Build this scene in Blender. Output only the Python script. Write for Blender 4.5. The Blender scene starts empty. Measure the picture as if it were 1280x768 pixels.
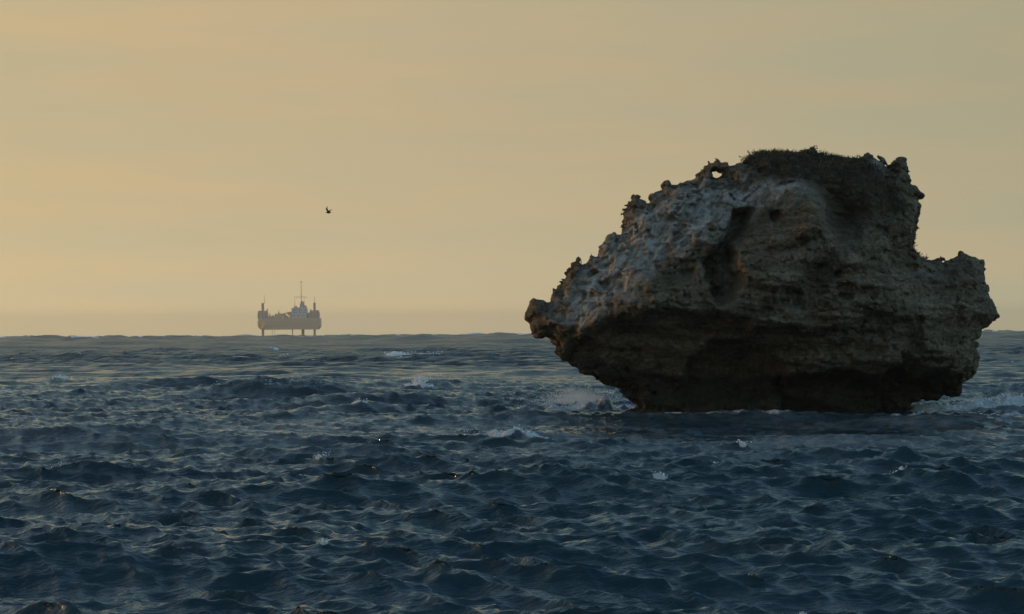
import bpy, bmesh, math, random
import numpy as np
from mathutils import Matrix, Vector, Euler
random.seed(7)
sc = bpy.context.scene
C = sc.collection

# ---------------------------------------------------------------- camera
F_PX, EYE = 3292.0, 2.48                       # focal length in px of the 1280 wide frame; eye height
PITCH, ROLL = math.radians(0.583), math.radians(-0.36)
cam = bpy.data.cameras.new('camera')
cam.sensor_width = 36.0
cam.lens = 36.0 * F_PX / 1280.0
cam.clip_start, cam.clip_end = 0.5, 60000.0
cam_o = bpy.data.objects.new('camera', cam)
C.objects.link(cam_o)
MR = Euler((math.pi / 2 + PITCH, 0, 0)).to_matrix() @ Matrix.Rotation(ROLL, 3, 'Z')
cam_o.matrix_world = Matrix.Translation((0, 0, EYE)) @ MR.to_4x4()
sc.camera = cam_o

# ---------------------------------------------------------------- light
SUN_EL, SUN_AZ = math.radians(5.0), math.radians(-63.0)   # azimuth from +Y, negative is to the left
w = bpy.data.worlds.new('World')
sc.world = w
w.use_nodes = True
nt = w.node_tree
nt.nodes.clear()
N, L = nt.nodes.new, nt.links.new


def mathn(nt, op, a=None, b=None, c=None, clamp=False):
    n = nt.nodes.new('ShaderNodeMath')
    n.operation = op
    n.use_clamp = clamp
    for i, v in enumerate((a, b, c)):
        if v is None:
            continue
        if isinstance(v, (int, float)):
            n.inputs[i].default_value = v
        else:
            nt.links.new(v, n.inputs[i])
    return n.outputs[0]


def mixn(nt, fac, a, b, blend='MIX'):
    n = nt.nodes.new('ShaderNodeMix')
    n.data_type = 'RGBA'
    n.blend_type = blend
    for s, v in ((n.inputs[0], fac), (n.inputs[6], a), (n.inputs[7], b)):
        if isinstance(v, (int, float)):
            s.default_value = v
        elif isinstance(v, tuple):
            s.default_value = (*v, 1)
        else:
            nt.links.new(v, s)
    return n.outputs[2]


out = N('ShaderNodeOutputWorld')
bg = N('ShaderNodeBackground')
L(bg.outputs[0], out.inputs[0])
sky = N('ShaderNodeTexSky')
sky.sky_type = 'NISHITA'
sky.sun_disc = False
sky.sun_elevation = SUN_EL
sky.sun_rotation = SUN_AZ
sky.dust_density = 3.0
sky.air_density = 1.3
sky.ozone_density = 2.0
tc = N('ShaderNodeTexCoord')
sep = N('ShaderNodeSeparateXYZ')
L(tc.outputs['Generated'], sep.inputs[0])
elev = mathn(nt, 'MULTIPLY', mathn(nt, 'ARCSINE', sep.outputs[2]), 180 / math.pi)
mp = N('ShaderNodeMapping')
mp.inputs['Scale'].default_value = (6.0, 6.0, 46.0)
L(tc.outputs['Generated'], mp.inputs[0])
cn = N('ShaderNodeTexNoise')
cn.inputs['Scale'].default_value = 1.0
cn.inputs['Detail'].default_value = 4.0
cn.inputs['Roughness'].default_value = 0.55
L(mp.outputs[0], cn.inputs[0])
# the veil of thin evening cloud low over the horizon, thinning upwards
fade = N('ShaderNodeMapRange')
fade.interpolation_type = 'SMOOTHSTEP'
fade.inputs['From Min'].default_value = 6.6
fade.inputs['From Max'].default_value = 10.5
fade.inputs['To Min'].default_value = 1.0
fade.inputs['To Max'].default_value = 0.0
L(elev, fade.inputs['Value'])
sunv = (math.sin(math.radians(-60)), math.cos(math.radians(-60)), 0)
dp = N('ShaderNodeVectorMath')
dp.operation = 'DOT_PRODUCT'
dp.inputs[1].default_value = sunv
L(tc.outputs['Generated'], dp.inputs[0])
az = mathn(nt, 'MULTIPLY_ADD', dp.outputs['Value'], 0.5, 0.5, clamp=True)
ramp = N('ShaderNodeValToRGB')
L(az, ramp.inputs[0])
e = ramp.color_ramp.elements
e[0].position, e[0].color = 0.0, (0.30, 0.285, 0.27, 1)
e[1].position, e[1].color = 1.0, (1.0, 0.62, 0.28, 1)
for p, c in ((0.45, (0.27, 0.25, 0.205)), (0.62, (0.418, 0.378, 0.240)), (0.77, (0.565, 0.457, 0.275)), (0.88, (0.655, 0.512, 0.275))):
    x = e.new(p)
    x.color = (*c, 1)
tint = N('ShaderNodeValToRGB')
L(cn.outputs['Fac'], tint.inputs[0])
t = tint.color_ramp.elements
t[0].position, t[0].color = 0.36, (0.935, 0.985, 1.03, 1)
t[1].position, t[1].color = 0.64, (1.05, 1.0, 0.965, 1)
veil = mixn(nt, 1.0, ramp.outputs[0], tint.outputs[0], 'MULTIPLY')
hz = nt.nodes.new('ShaderNodeFloatCurve')      # air glow: brighter towards the horizon
hc = hz.mapping.curves[0]
hc.points[0].location, hc.points[1].location = (0.0, 0.70), (1.0, 0.0)
for q in ((0.045, 0.60), (0.12, 0.24), (0.30, 0.03)):
    hc.points.new(*q)
hz.mapping.update()
L(mathn(nt, 'MULTIPLY', elev, 0.1, clamp=True), hz.inputs['Value'])
hz_out = mathn(nt, 'ADD', hz.outputs[0], 1.0)
hzc = nt.nodes.new('ShaderNodeCombineXYZ')
for i, g_ in enumerate((1.10, 0.97, 0.72)):
    L(mathn(nt, 'MULTIPLY_ADD', hz.outputs[0], g_, 1.0), hzc.inputs[i])
veil = mixn(nt, 1.0, veil, hzc.outputs[0], 'MULTIPLY')
skyc = mixn(nt, 1.0, sky.outputs[0], (0.180, 0.220, 0.268), 'MULTIPLY')
east = nt.nodes.new('ShaderNodeMapRange')     # broad afterglow opposite the low sun
east.interpolation_type = 'SMOOTHSTEP'
east.inputs['From Min'].default_value = 0.78
east.inputs['From Max'].default_value = 0.15
east.inputs['To Min'].default_value = 0.95
east.inputs['To Max'].default_value = 2.3
L(az, east.inputs['Value'])
eastc = nt.nodes.new('ShaderNodeCombineXYZ')
for i, g_ in enumerate((1.08, 1.0, 0.88)):
    L(mathn(nt, 'MULTIPLY', east.outputs[0], g_), eastc.inputs[i])
skyc = mixn(nt, 1.0, skyc, eastc.outputs[0], 'MULTIPLY')
full = mixn(nt, fade.outputs[0], skyc, veil)
L(full, bg.inputs[0])
bg.inputs[1].default_value = 1.0

sun = bpy.data.lights.new('sun', 'SUN')
sun.energy = 0.9
sun.angle = math.radians(1.5)
sun.color = (1.0, 0.62, 0.30)
sun_o = bpy.data.objects.new('sun', sun)
C.objects.link(sun_o)
sdir = Vector((math.sin(SUN_AZ) * math.cos(SUN_EL), math.cos(SUN_AZ) * math.cos(SUN_EL), math.sin(SUN_EL)))
sun_o.rotation_euler = sdir.to_track_quat('Z', 'Y').to_euler()

sc.view_settings.view_transform = 'Standard'
sc.view_settings.look = 'None'
sc.view_settings.exposure = 0.0
sc.view_settings.gamma = 1.0
sc.render.engine = 'CYCLES'
sc.cycles.use_denoising = True
sc.cycles.max_bounces = 6
sc.cycles.volume_bounces = 1
sc.cycles.caustics_reflective = False
sc.cycles.caustics_refractive = False


# ---------------------------------------------------------------- helpers
def ray(px, py):
    return MR @ Vector(((px - 640) / F_PX, -(py - 384) / F_PX, -1))


def W(px, py, Y):
    """point of the world seen at pixel (px, py) of the 1280x768 photograph at distance Y"""
    d = ray(px, py)
    return Vector((0, 0, EYE)) + d * (Y / d.y)


def G(px, py):
    """point of the sea surface (z = 0) seen at a pixel"""
    d = ray(px, py)
    return Vector((0, 0, EYE)) + d * (-EYE / d.z)


def tag(o, label=None, cat=None, group=None, kind=None):
    for k, v in (('label', label), ('category', cat), ('group', group), ('kind', kind)):
        if v:
            o[k] = v
    return o


def mat(name, col, rough=0.7, **kw):
    m = bpy.data.materials.new(name)
    m.use_nodes = True
    b = m.node_tree.nodes['Principled BSDF']
    b.inputs['Base Color'].default_value = (*col, 1)
    b.inputs['Roughness'].default_value = rough
    for k, v in kw.items():
        b.inputs[k].default_value = v
    return m


def mesh_np(name, verts, faces, mt, parent=None, smooth=True, attrs=None):
    """verts (n,3) float, faces (m,3|4) int"""
    me = bpy.data.meshes.new(name)
    n, k = len(verts), faces.shape[1]
    me.vertices.add(n)
    me.vertices.foreach_set('co', np.ascontiguousarray(verts, np.float32).ravel())
    me.loops.add(faces.size)
    me.polygons.add(len(faces))
    me.loops.foreach_set('vertex_index', np.ascontiguousarray(faces, np.int32).ravel())
    me.polygons.foreach_set('loop_start', np.arange(0, faces.size, k, dtype=np.int32))
    me.polygons.foreach_set('use_smooth', np.full(len(faces), smooth, bool))
    for an, av in (attrs or {}).items():
        at = me.attributes.new(an, 'FLOAT', 'POINT')
        at.data.foreach_set('value', np.ascontiguousarray(av, np.float32))
    me.update(calc_edges=True)
    me.materials.append(mt)
    o = bpy.data.objects.new(name, me)
    C.objects.link(o)
    if parent:
        o.parent = parent
    return o


# ---- value noise
_rs = np.random.RandomState(11)
LAT = _rs.rand(64, 64, 64).astype(np.float32) * 2 - 1


def vn(x, y, z):
    xi, yi, zi = np.floor(x), np.floor(y), np.floor(z)
    fx, fy, fz = x - xi, y - yi, z - zi
    fx = fx * fx * (3 - 2 * fx); fy = fy * fy * (3 - 2 * fy); fz = fz * fz * (3 - 2 * fz)
    xi = xi.astype(np.int32) & 63; yi = yi.astype(np.int32) & 63; zi = zi.astype(np.int32) & 63
    xj, yj, zj = (xi + 1) & 63, (yi + 1) & 63, (zi + 1) & 63
    a = LAT[xi, yi, zi] * (1 - fx) + LAT[xj, yi, zi] * fx
    b = LAT[xi, yj, zi] * (1 - fx) + LAT[xj, yj, zi] * fx
    c = LAT[xi, yi, zj] * (1 - fx) + LAT[xj, yi, zj] * fx
    d = LAT[xi, yj, zj] * (1 - fx) + LAT[xj, yj, zj] * fx
    a = a * (1 - fy) + b * fy
    c = c * (1 - fy) + d * fy
    return a * (1 - fz) + c * fz


def fbm(x, y, z, s, o=3, g=0.5):
    r, a = 0, 1.0
    for i in range(o):
        r = r + a * vn(x / s + 17.3 * i, y / s + 5.1 * i, z / s + 9.7 * i)
        s *= 0.47
        a *= g
    return r


def ridged(x, y, z, s, o=3, g=0.55):
    r, a = 0, 1.0
    for i in range(o):
        r = r + a * (1 - 2.2 * np.abs(vn(x / s + 31.3 * i, y / s + 15.1 * i, z / s + 3.7 * i)))
        s *= 0.5
        a *= g
    return r


def sdf_poly(X, Z, poly):
    """signed distance in the x-z plane, positive inside"""
    P = np.array(poly, np.float32)
    best = np.full(X.shape, 1e9, np.float32)
    ins = np.zeros(X.shape, bool)
    n = len(P)
    for i in range(n):
        ax, az_ = P[i]
        bx, bz = P[(i + 1) % n]
        dx, dz = bx - ax, bz - az_
        l2 = dx * dx + dz * dz + 1e-12
        t = np.clip(((X - ax) * dx + (Z - az_) * dz) / l2, 0, 1)
        best = np.minimum(best, (X - ax - t * dx) ** 2 + (Z - az_ - t * dz) ** 2)
        if bz != az_:
            c = (az_ > Z) != (bz > Z)
            ins ^= c & (X < ax + (Z - az_) * dx / dz)
    d = np.sqrt(best)
    return np.where(ins, d, -d)


def sstep(a, b, x):
    t = np.clip((x - a) / (b - a), 0, 1)
    return t * t * (3 - 2 * t)


# ================================================================= SEA
def wave_tile(Lt, n, lmin, lmax, std, wdir, spread, seed, chop, pw=-2.1):
    r = np.random.RandomState(seed)
    k1 = np.fft.fftfreq(n, Lt / n) * 2 * np.pi
    KX, KY = np.meshgrid(k1, k1, indexing='ij')
    K = np.hypot(KX, KY)
    K[0, 0] = 1
    lam = 2 * np.pi / K
    band = sstep(lmin * 0.8, lmin * 1.15, lam) * (1 - sstep(lmax * 0.85, lmax * 1.3, lam))
    ct = (KX * math.cos(wdir) + KY * math.sin(wdir)) / K
    A = K ** pw * band * (np.abs(ct) ** spread + 0.06)
    A[0, 0] = 0
    H = A * (r.randn(n, n) + 1j * r.randn(n, n))
    h = np.fft.ifft2(H)
    s = std / h.real.std()
    dx = np.fft.ifft2(1j * KX / K * H).real * s * chop
    dy = np.fft.ifft2(1j * KY / K * H).real * s * chop
    return np.stack([dx, dy, h.real * s], -1).astype(np.float32), Lt, n


def sample(tile, X, Y):
    T, Lt, n = tile
    u = (X / Lt * n) % n
    v = (Y / Lt * n) % n
    i, j = u.astype(np.int32), v.astype(np.int32)
    fu, fv = (u - i)[..., None], (v - j)[..., None]
    i %= n; j %= n
    i2, j2 = (i + 1) % n, (j + 1) % n
    return (T[i, j] * (1 - fu) + T[i2, j] * fu) * (1 - fv) + (T[i, j2] * (1 - fu) + T[i2, j2] * fu) * fv


WD = math.radians(250)
tS = wave_tile(1400, 640, 14, 75, 0.30, math.radians(262), 1.2, 1, 0.7)
tA = wave_tile(157, 512, 6.5, 24, 0.105, WD, 5, 2, 0.9)
tB = wave_tile(37, 640, 1.0, 6.5, 0.094, WD + 0.1, 3.2, 3, 1.05, -2.05)
tC = wave_tile(7.3, 384, 0.12, 0.9, 0.033, WD - 0.2, 1.6, 4, 0.95)

fine = np.radians(np.linspace(-12.4, 12.4, 620))
side = np.radians(np.concatenate([np.linspace(12.5, 22, 62), np.linspace(23, 50, 20), np.linspace(55, 180, 18)]))
ang = np.concatenate([-side[::-1], fine, side])
rr = np.concatenate([np.geomspace(1.5, 18.5, 50)[:-1], np.geomspace(18.5, 500, 1420)[:-1], np.geomspace(500, 7000, 430)])
nr, na = len(rr), len(ang)
R_, A_ = np.meshgrid(rr.astype(np.float32), ang.astype(np.float32), indexing='ij')
X0, Y0 = R_ * np.sin(A_), R_ * np.cos(A_)
XS = X0.ravel(); YS = Y0.ravel(); RS = R_.ravel()
side_f = 1 - sstep(math.radians(20), math.radians(28), np.abs(A_.ravel()))
lee = np.exp(-((YS - 66) / 11) ** 2)                      # smoother band of water just in front of the rock
dS = sample(tS, XS, YS) * (0.25 + 0.9 * sstep(90, 500, RS) + 3.0 * sstep(500, 1700, RS))[:, None]
fa = (1 - sstep(500, 1500, RS)) * (0.75 + 0.55 * sstep(50, 220, RS)) * (0.3 + 0.7 * side_f)
gust = 0.85 + 0.35 * vn(XS / 14, YS / 24, XS * 0)
fb = (1 - sstep(260, 520, RS)) * (1 + 0.35 * sstep(80, 300, RS)) * (1 - 0.45 * lee) * side_f * gust
fc = (1 - sstep(90, 172, RS)) * (1 - 0.25 * lee) * side_f
D = dS + sample(tA, XS, YS) * fa[:, None]
dB = sample(tB, XS, YS)
D = D + dB * fb[:, None]
near = RS < 172
dC = np.zeros_like(D)
dC[near] = sample(tC, XS[near], YS[near])
D = D + dC * fc[:, None]
PX, PY, PZ = XS + D[:, 0], YS + D[:, 1], D[:, 2].copy()
foam = np.zeros_like(PZ)

# waves placed where they stand: pixel of the crest foot, half length and half width in metres, height, foam, turn of the crest
WAVES = [
    # px,  py,  L,   B,   H,    foam, turn(deg)
    (365, 499, 4.1, 1.5, 0.52, 0.30, -6), (425, 515, 3.0, 1.2, 0.36, 0.0, 4), (470, 505, 2.6, 1.6, 0.32, 0.0, 8), (305, 488, 1.1, 0.8, 0.16, 1.25, -12),
    (350, 489, 0.8, 0.7, 0.10, 0.9, -8),
    (522, 492, 0.75, 1.1, 0.20, 1.3, -4), (560, 492, 2.2, 1.4, 0.25, 0.0, 0), (495, 449, 1.6, 2.6, 0.35, 1.5, -4),
    (472, 513, 0.39, 0.32, 0.05, 0.95, 0), (76, 482, 0.4, 0.9, 0.15, 1.1, 0), (52, 484, 0.5, 0.9, 0.12, 0.7, 0),
    (342, 440, 1.0, 2.5, 0.25, 0.8, 0), (10, 495, 0.5, 0.8, 0.12, 0.8, 0),
    (700, 513, 1.9, 1.2, 0.26, 0.75, 2), (752, 513, 0.50, 0.8, 0.36, 0.15, 0), (725, 509, 0.9, 0.6, 0.22, 1.2, 0),
    (768, 510, 0.8, 0.9, 0.10, 1.0, 0), (640, 515, 1.2, 1.0, 0.16, 0.35, 4),
    (638, 543, 1.25, 0.75, 0.17, 1.0, -3), (620, 541, 2.2, 0.9, 0.10, 0.15, -5), (580, 549, 1.6, 0.8, 0.08, 0.25, 0),
    (1225, 515, 4.5, 0.7, 0.22, 1.1, 0), (1180, 521, 2.2, 0.9, 0.06, 0.6, 0), (1275, 520, 1.8, 0.6, 0.07, 0.6, 0),
    (1165, 610, 0.13, 0.16, 0.09, 1.5, 0), (1132, 611, 0.26, 0.16, 0.04, 1.1, 3), (1190, 622, 0.9, 0.5, 0.09, 0.0, 8),
    (380, 588, 0.07, 0.16, 0.08, 1.2, 0), (378, 596, 0.7, 0.5, 0.08, 0.0, 0), (70, 594, 0.30, 0.25, 0.07, 0.9, 0),
    (828, 616, 0.12, 0.15, 0.05, 1.2, 0), (385, 720, 0.04, 0.06, 0.03, 1.2, 0), (976, 766, 0.06, 0.08, 0.05, 1.4, 0),
    (948, 567, 0.10, 0.2, 0.07, 1.2, 0), (885, 590, 0.25, 0.2, 0.04, 0.8, 0), (1100, 588, 1.3, 0.6, 0.17, 0.05, -6),
    (1140, 505, 1.6, 2.4, 0.0, 0.5, 0), (815, 470, 0.6, 1.6, 0.2, 0.7, 0), (1262, 456, 0.8, 2.0, 0.2, 0.8, 0),
    (160, 598, 1.2, 0.6, 0.08, 0.0, 5), (205, 610, 1.4, 0.6, 0.10, 0.0, -5), (520, 738, 0.9, 0.4, 0.09, 0.0, 3),
    (640, 722, 0.9, 0.4, 0.09, 0.0, -4), (1040, 690, 1.3, 0.5, 0.10, 0.0, 4), (1280, 705, 1.0, 0.5, 0.10, 0.0, -8),
    (390, 664, 1.3, 0.5, 0.10, 0.0, -4), (680, 640, 1.5, 0.6, 0.10, 0.0, -3), (330, 736, 0.6, 0.3, 0.06, 0.0, 10),
    (250, 577, 0.8, 0.6, 0.06, 0.0, 0), (90, 420 + 62, 3.0, 2.0, 0.18, 0.0, -4), (200, 446, 5.0, 4, 0.35, 0.0, 0),
    (590, 430, 9.0, 14, 0.7, 0.15, 0), (380, 447, 5.0, 4.0, 0.35, 0.0, 5), (660, 455, 5.0, 4.0, 0.3, 0.1, 0),
]
SPOTS = []
for (px, py, Lh, Bh, H, fo, turn) in WAVES:
    c = G(px, py)
    if Lh < 0.4 and fo:                       # small caps sit on the nearest natural crest
        loc_ = np.nonzero((np.abs(PY - c.y) < 0.9 * (c.y / 40) ** 1.5) & (np.abs(PX - c.x) < 0.25 * c.y / 40))[0]
        if len(loc_):
            k_ = loc_[np.argmax(PZ[loc_])]
            c = Vector((PX[k_], PY[k_] + 0.3 * Bh, 0))
    SPOTS.append((px, py, c.copy()))
    ca, sa = math.cos(math.radians(turn)), math.sin(math.radians(turn))
    idx = np.nonzero((np.abs(YS - c.y) < 4 * Bh + abs(sa) * 3 * Lh + 0.5) & (np.abs(XS - c.x) < 3 * Lh + 1))[0]
    dx, dy = PX[idx] - c.x, PY[idx] - c.y
    wob = 0.35 * Bh * vn(dx / (0.35 * Lh + 0.2) + px, dy * 0 + 3, dy * 0)
    s_ = dx * ca + dy * sa
    t_ = -dx * sa + dy * ca + wob                 # positive is away from the camera
    prof = np.where(t_ < 0, np.exp(-(t_ / (0.62 * Bh)) ** 2), np.exp(-(t_ / (1.25 * Bh)) ** 2))
    al = np.exp(-(np.abs(s_) / Lh) ** 2.6) * (1 + (0.22 if Lh > 2.5 else 0.6) * fbm(s_ / (0.3 * Lh + 0.1) + py, t_ / Bh, s_ * 0, 1.0, 3))
    PZ[idx] += H * prof * al
    if fo:
        lump = fbm(PX[idx], PY[idx], PX[idx] * 0 + px, 0.22 if Bh < 0.7 else 0.42, 4, 0.75)
        brk = np.clip(0.75 + 0.7 * fbm(PX[idx] / max(Lh, 0.3), PY[idx] / max(Bh, 0.3) * 0.8, PX[idx] * 0 + py, 0.45, 3), 0.75 if (Lh < 0.4 or Lh > 4.2) else 0, 1.3)
        fm = 1.3 * fo * brk * np.exp(-((t_ + 0.20 * Bh) / (0.6 * Bh)) ** 2) * np.exp(-(np.abs(s_) / Lh) ** 3)
        fm = np.maximum(fm, 0.55 * fo * brk * np.exp(-((t_ - 1.3 * Bh) / (1.7 * Bh)) ** 2) * np.exp(-(np.abs(s_) / (1.5 * Lh)) ** 3))
        foam[idx] = np.maximum(foam[idx], fm)
        PZ[idx] += (0.02 if Lh < 0.4 else 0.13 if Bh < 0.7 else 0.2) * min(1, Bh) * np.clip(fm, 0, 1) * (lump * 0.5 + 0.25)
# thin foam on breaking chop and drifting in the lee of the rock
steep = dB[:, 2] * fb + D[:, 2] * 0.15
cap = sstep(0.30, 0.40, steep) * side_f * sstep(60, 100, RS)
foam = np.maximum(foam, cap * 0.8 * sstep(-0.1, 0.5, vn(XS / 5, YS / 9, XS * 0 + 4)))
streak = fbm(XS + 0.5 * YS * 0, YS * 0.55, XS * 0 + 2, 2.4, 4, 0.6)
foam = np.maximum(foam, 0.42 * lee * sstep(-0.25, 0.9, streak))
film = np.clip(lee * sstep(-0.9, 1.0, streak) * 0.7 + 0.07 * sstep(0.1, 0.8, fbm(XS, YS * 0.4, XS * 0 + 6, 3.5, 3)) * side_f, 0, 1)
rx, ry = (XS - 8.6) / 6.2, (YS - 79.3) / 2.6
ring = np.exp(-((np.hypot(rx, ry) - 1.0) / 0.22) ** 2)
foam = np.maximum(foam, ring * (0.15 + 0.5 * sstep(-0.2, 0.8, streak)))
film = np.maximum(film, ring * 0.4)
PZ -= (RS.astype(np.float64) ** 2 / (2 * 7.45e6)).astype(np.float32)
idx = np.arange(nr * na, dtype=np.int32).reshape(nr, na)
F4 = np.stack([idx[:-1, :-1], idx[:-1, 1:], idx[1:, 1:], idx[1:, :-1]], -1).reshape(-1, 4)[:, ::-1]

m_sea = bpy.data.materials.new('sea_water')
m_sea.use_nodes = True
nt = m_sea.node_tree
b = nt.nodes['Principled BSDF']
geo = nt.nodes.new('ShaderNodeNewGeometry')
fa_ = nt.nodes.new('ShaderNodeAttribute')
fa_.attribute_name = 'foam'
n1 = nt.nodes.new('ShaderNodeTexNoise')
n1.inputs['Scale'].default_value = 5.5
n1.inputs['Detail'].default_value = 7
n1.inputs['Roughness'].default_value = 0.68
mp = nt.nodes.new('ShaderNodeMapping')
mp.inputs['Scale'].default_value = (1.0, 0.8, 1.6)
nt.links.new(geo.outputs['Position'], mp.inputs[0])
nt.links.new(mp.outputs[0], n1.inputs[0])
fm = mathn(nt, 'SUBTRACT', mathn(nt, 'MULTIPLY', fa_.outputs['Fac'], 1.25), mathn(nt, 'MULTIPLY', mathn(nt, 'SUBTRACT', 1.0, n1.outputs['Fac']), 1.1))
mr = nt.nodes.new('ShaderNodeMapRange')
mr.inputs['From Min'].default_value = 0.02
mr.inputs['From Max'].default_value = 0.30
nt.links.new(fm, mr.inputs['Value'])
fia = nt.nodes.new('ShaderNodeAttribute')
fia.attribute_name = 'film'
n4 = nt.nodes.new('ShaderNodeTexNoise')
n4.inputs['Scale'].default_value = 2.2
n4.inputs['Detail'].default_value = 6
n4.inputs['Roughness'].default_value = 0.7
nt.links.new(mp.outputs[0], n4.inputs[0])
flm = mathn(nt, 'MULTIPLY', fia.outputs['Fac'], mathn(nt, 'MULTIPLY', mathn(nt, 'SUBTRACT', n4.outputs['Fac'], 0.30, clamp=True), 1.6))
fmask = mathn(nt, 'MAXIMUM', mr.outputs[0], flm)
b.inputs['Base Color'].default_value = (0.009, 0.032, 0.042, 1)
b.inputs['Roughness'].default_value = 0.09
b.inputs['IOR'].default_value = 1.333
bp = nt.nodes.new('ShaderNodeBump')
bp.inputs['Strength'].default_value = 1.0
bp.inputs['Distance'].default_value = 0.034
n2 = nt.nodes.new('ShaderNodeTexNoise')
n2.inputs['Scale'].default_value = 5.0
n2.inputs['Detail'].default_value = 4.5
n2.inputs['Roughness'].default_value = 0.6
mp2 = nt.nodes.new('ShaderNodeMapping')
mp2.inputs['Scale'].default_value = (0.45, 1.0, 1.0)
mp2.inputs['Rotation'].default_value = (0, 0, math.radians(-14))
nt.links.new(geo.outputs['Position'], mp2.inputs[0])
nt.links.new(mp2.outputs[0], n2.inputs[0])
mp5 = nt.nodes.new('ShaderNodeMapping')          # wind ripples drawn out along the crests
mp5.inputs['Scale'].default_value = (5.5, 17.0, 12.0)
mp5.inputs['Rotation'].default_value = (0, 0, math.radians(12))
nt.links.new(geo.outputs['Position'], mp5.inputs[0])
n5_ = nt.nodes.new('ShaderNodeTexNoise')
n5_.inputs['Scale'].default_value = 1.0
n5_.inputs['Detail'].default_value = 2.0
nt.links.new(mp5.outputs[0], n5_.inputs[0])
n5 = n5_.outputs['Fac']
cho = nt.nodes.new('ShaderNodeAttribute')
cho.attribute_name = 'open_chop'
n3 = nt.nodes.new('ShaderNodeTexNoise')           # longer chop that the far part of the mesh no longer carries
n3.inputs['Scale'].default_value = 0.7
n3.inputs['Detail'].default_value = 4
nt.links.new(geo.outputs['Position'], n3.inputs[0])
nt.links.new(mathn(nt, 'ADD', mathn(nt, 'MULTIPLY_ADD', n5, 0.42, n2.outputs['Fac']), mathn(nt, 'MULTIPLY', n3.outputs['Fac'], mathn(nt, 'MULTIPLY', cho.outputs['Fac'], 40.0))), bp.inputs['Height'])
nt.links.new(bp.outputs[0], b.inputs['Normal'])
fb_ = nt.nodes.new('ShaderNodeBsdfPrincipled')
fb_.inputs['Base Color'].default_value = (0.88, 0.89, 0.90, 1)
fb_.inputs['Roughness'].default_value = 0.85
fb_.inputs['Specular IOR Level'].default_value = 0.2
bpf = nt.nodes.new('ShaderNodeBump')
bpf.inputs['Distance'].default_value = 0.30
nt.links.new(n1.outputs['Fac'], bpf.inputs['Height'])
nt.links.new(bpf.outputs[0], fb_.inputs['Normal'])
mx = nt.nodes.new('ShaderNodeMixShader')
nt.links.new(mathn(nt, 'MULTIPLY', fmask, 1.0, clamp=True), mx.inputs[0])
nt.links.new(b.outputs[0], mx.inputs[1])
nt.links.new(fb_.outputs[0], mx.inputs[2])
nt.links.new(mathn(nt, 'MULTIPLY_ADD', cho.outputs['Fac'], 0.16, 0.09), b.inputs['Roughness'])
nt.links.new(mx.outputs[0], nt.nodes['Material Output'].inputs['Surface'])
sea = mesh_np('sea', np.stack([PX, PY, PZ], -1), F4, m_sea, attrs={'foam': foam, 'film': film, 'open_chop': np.maximum(sstep(95, 300, RS), (1 - side_f) * 0.25)})
tag(sea, 'dark blue choppy evening sea with scattered whitecaps reaching the horizon', kind='structure')

# ================================================================= ROCK
YC = 80.0
OUT = [(654.8, 399.5), (660, 386), (666, 370.8), (671, 374), (679, 377.5), (685.6, 379), (689, 371), (692, 362.5), (695, 366), (700, 363.6),
       (705, 350.6), (711.6, 346.7), (710.8, 340), (716, 337.6), (715.5, 331.6), (722, 331), (722.8, 323.2), (730.6, 322), (731.7, 329),
       (737.7, 322), (749.4, 320.6), (750, 311.5), (756, 303.7), (763.7, 302.4), (762.4, 306.3), (767.6, 301), (775, 291), (782, 283),
       (780.6, 271), (787, 258), (791, 253.7), (796.3, 249.8), (798.3, 253.7), (811.9, 253.7), (815, 243.8), (828, 238.6),
       (827, 230.8), (833.2, 229.5), (834.8, 234.7), (852, 233.4), (862, 228), (870.5, 223), (875.7, 211), (879.6, 213), (879, 206),
       (884.8, 207.3), (886, 203), (891.3, 203.4), (894.7, 198.8), (900.4, 204), (905, 199.5), (912, 207.3), (921.3, 204),
       (930.4, 206.8), (936, 201), (942, 194), (974, 191), (1015, 192), (1044, 198), (1070, 200), (1082, 193), (1096, 197), (1102, 197),
       (1108, 204.7), (1113, 198), (1132.7, 197.7), (1138, 211), (1141.8, 226.9), (1148, 229.5), (1156, 241), (1154.8, 248),
       (1149.6, 249.8), (1152, 258), (1147, 271), (1143, 292), (1140, 310), (1148, 322), (1161, 327), (1178, 322), (1179.6, 325.8),
       (1174, 329.7), (1191, 325.8), (1200.4, 318), (1213.4, 322), (1221, 328.4), (1226, 326.4), (1226.5, 346.7), (1229, 357),
       (1239.5, 375.3), (1250, 394.3), (1247, 399.5), (1239.5, 400.8), (1239.5, 407.3), (1226.5, 415), (1218.6, 425.5), (1221, 446.4),
       (1214.7, 467.2), (1203, 480), (1195, 495.8), (1191, 492.7), (1178, 492.7), (1174, 499.7), (1148, 500.5), (1135, 501), (1135, 514),
       (1136, 575), (792, 575), (775, 524), (778, 514.6), (793.6, 507.5), (782, 498.4), (770, 488), (748, 480), (744, 473.7),
       (723.3, 464.6), (703.8, 449), (691.3, 440), (692, 433.3), (683, 425), (670, 423), (664.7, 412.5), (664, 403.4)]
HOLE = [(891.3, 212.9), (898, 215.5), (903.5, 219), (901, 223), (893.5, 222.4)]


def P2(pts, Y=YC):
    return [(W(x, y, Y).x, W(x, y, Y).z) for x, y in pts]


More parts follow.
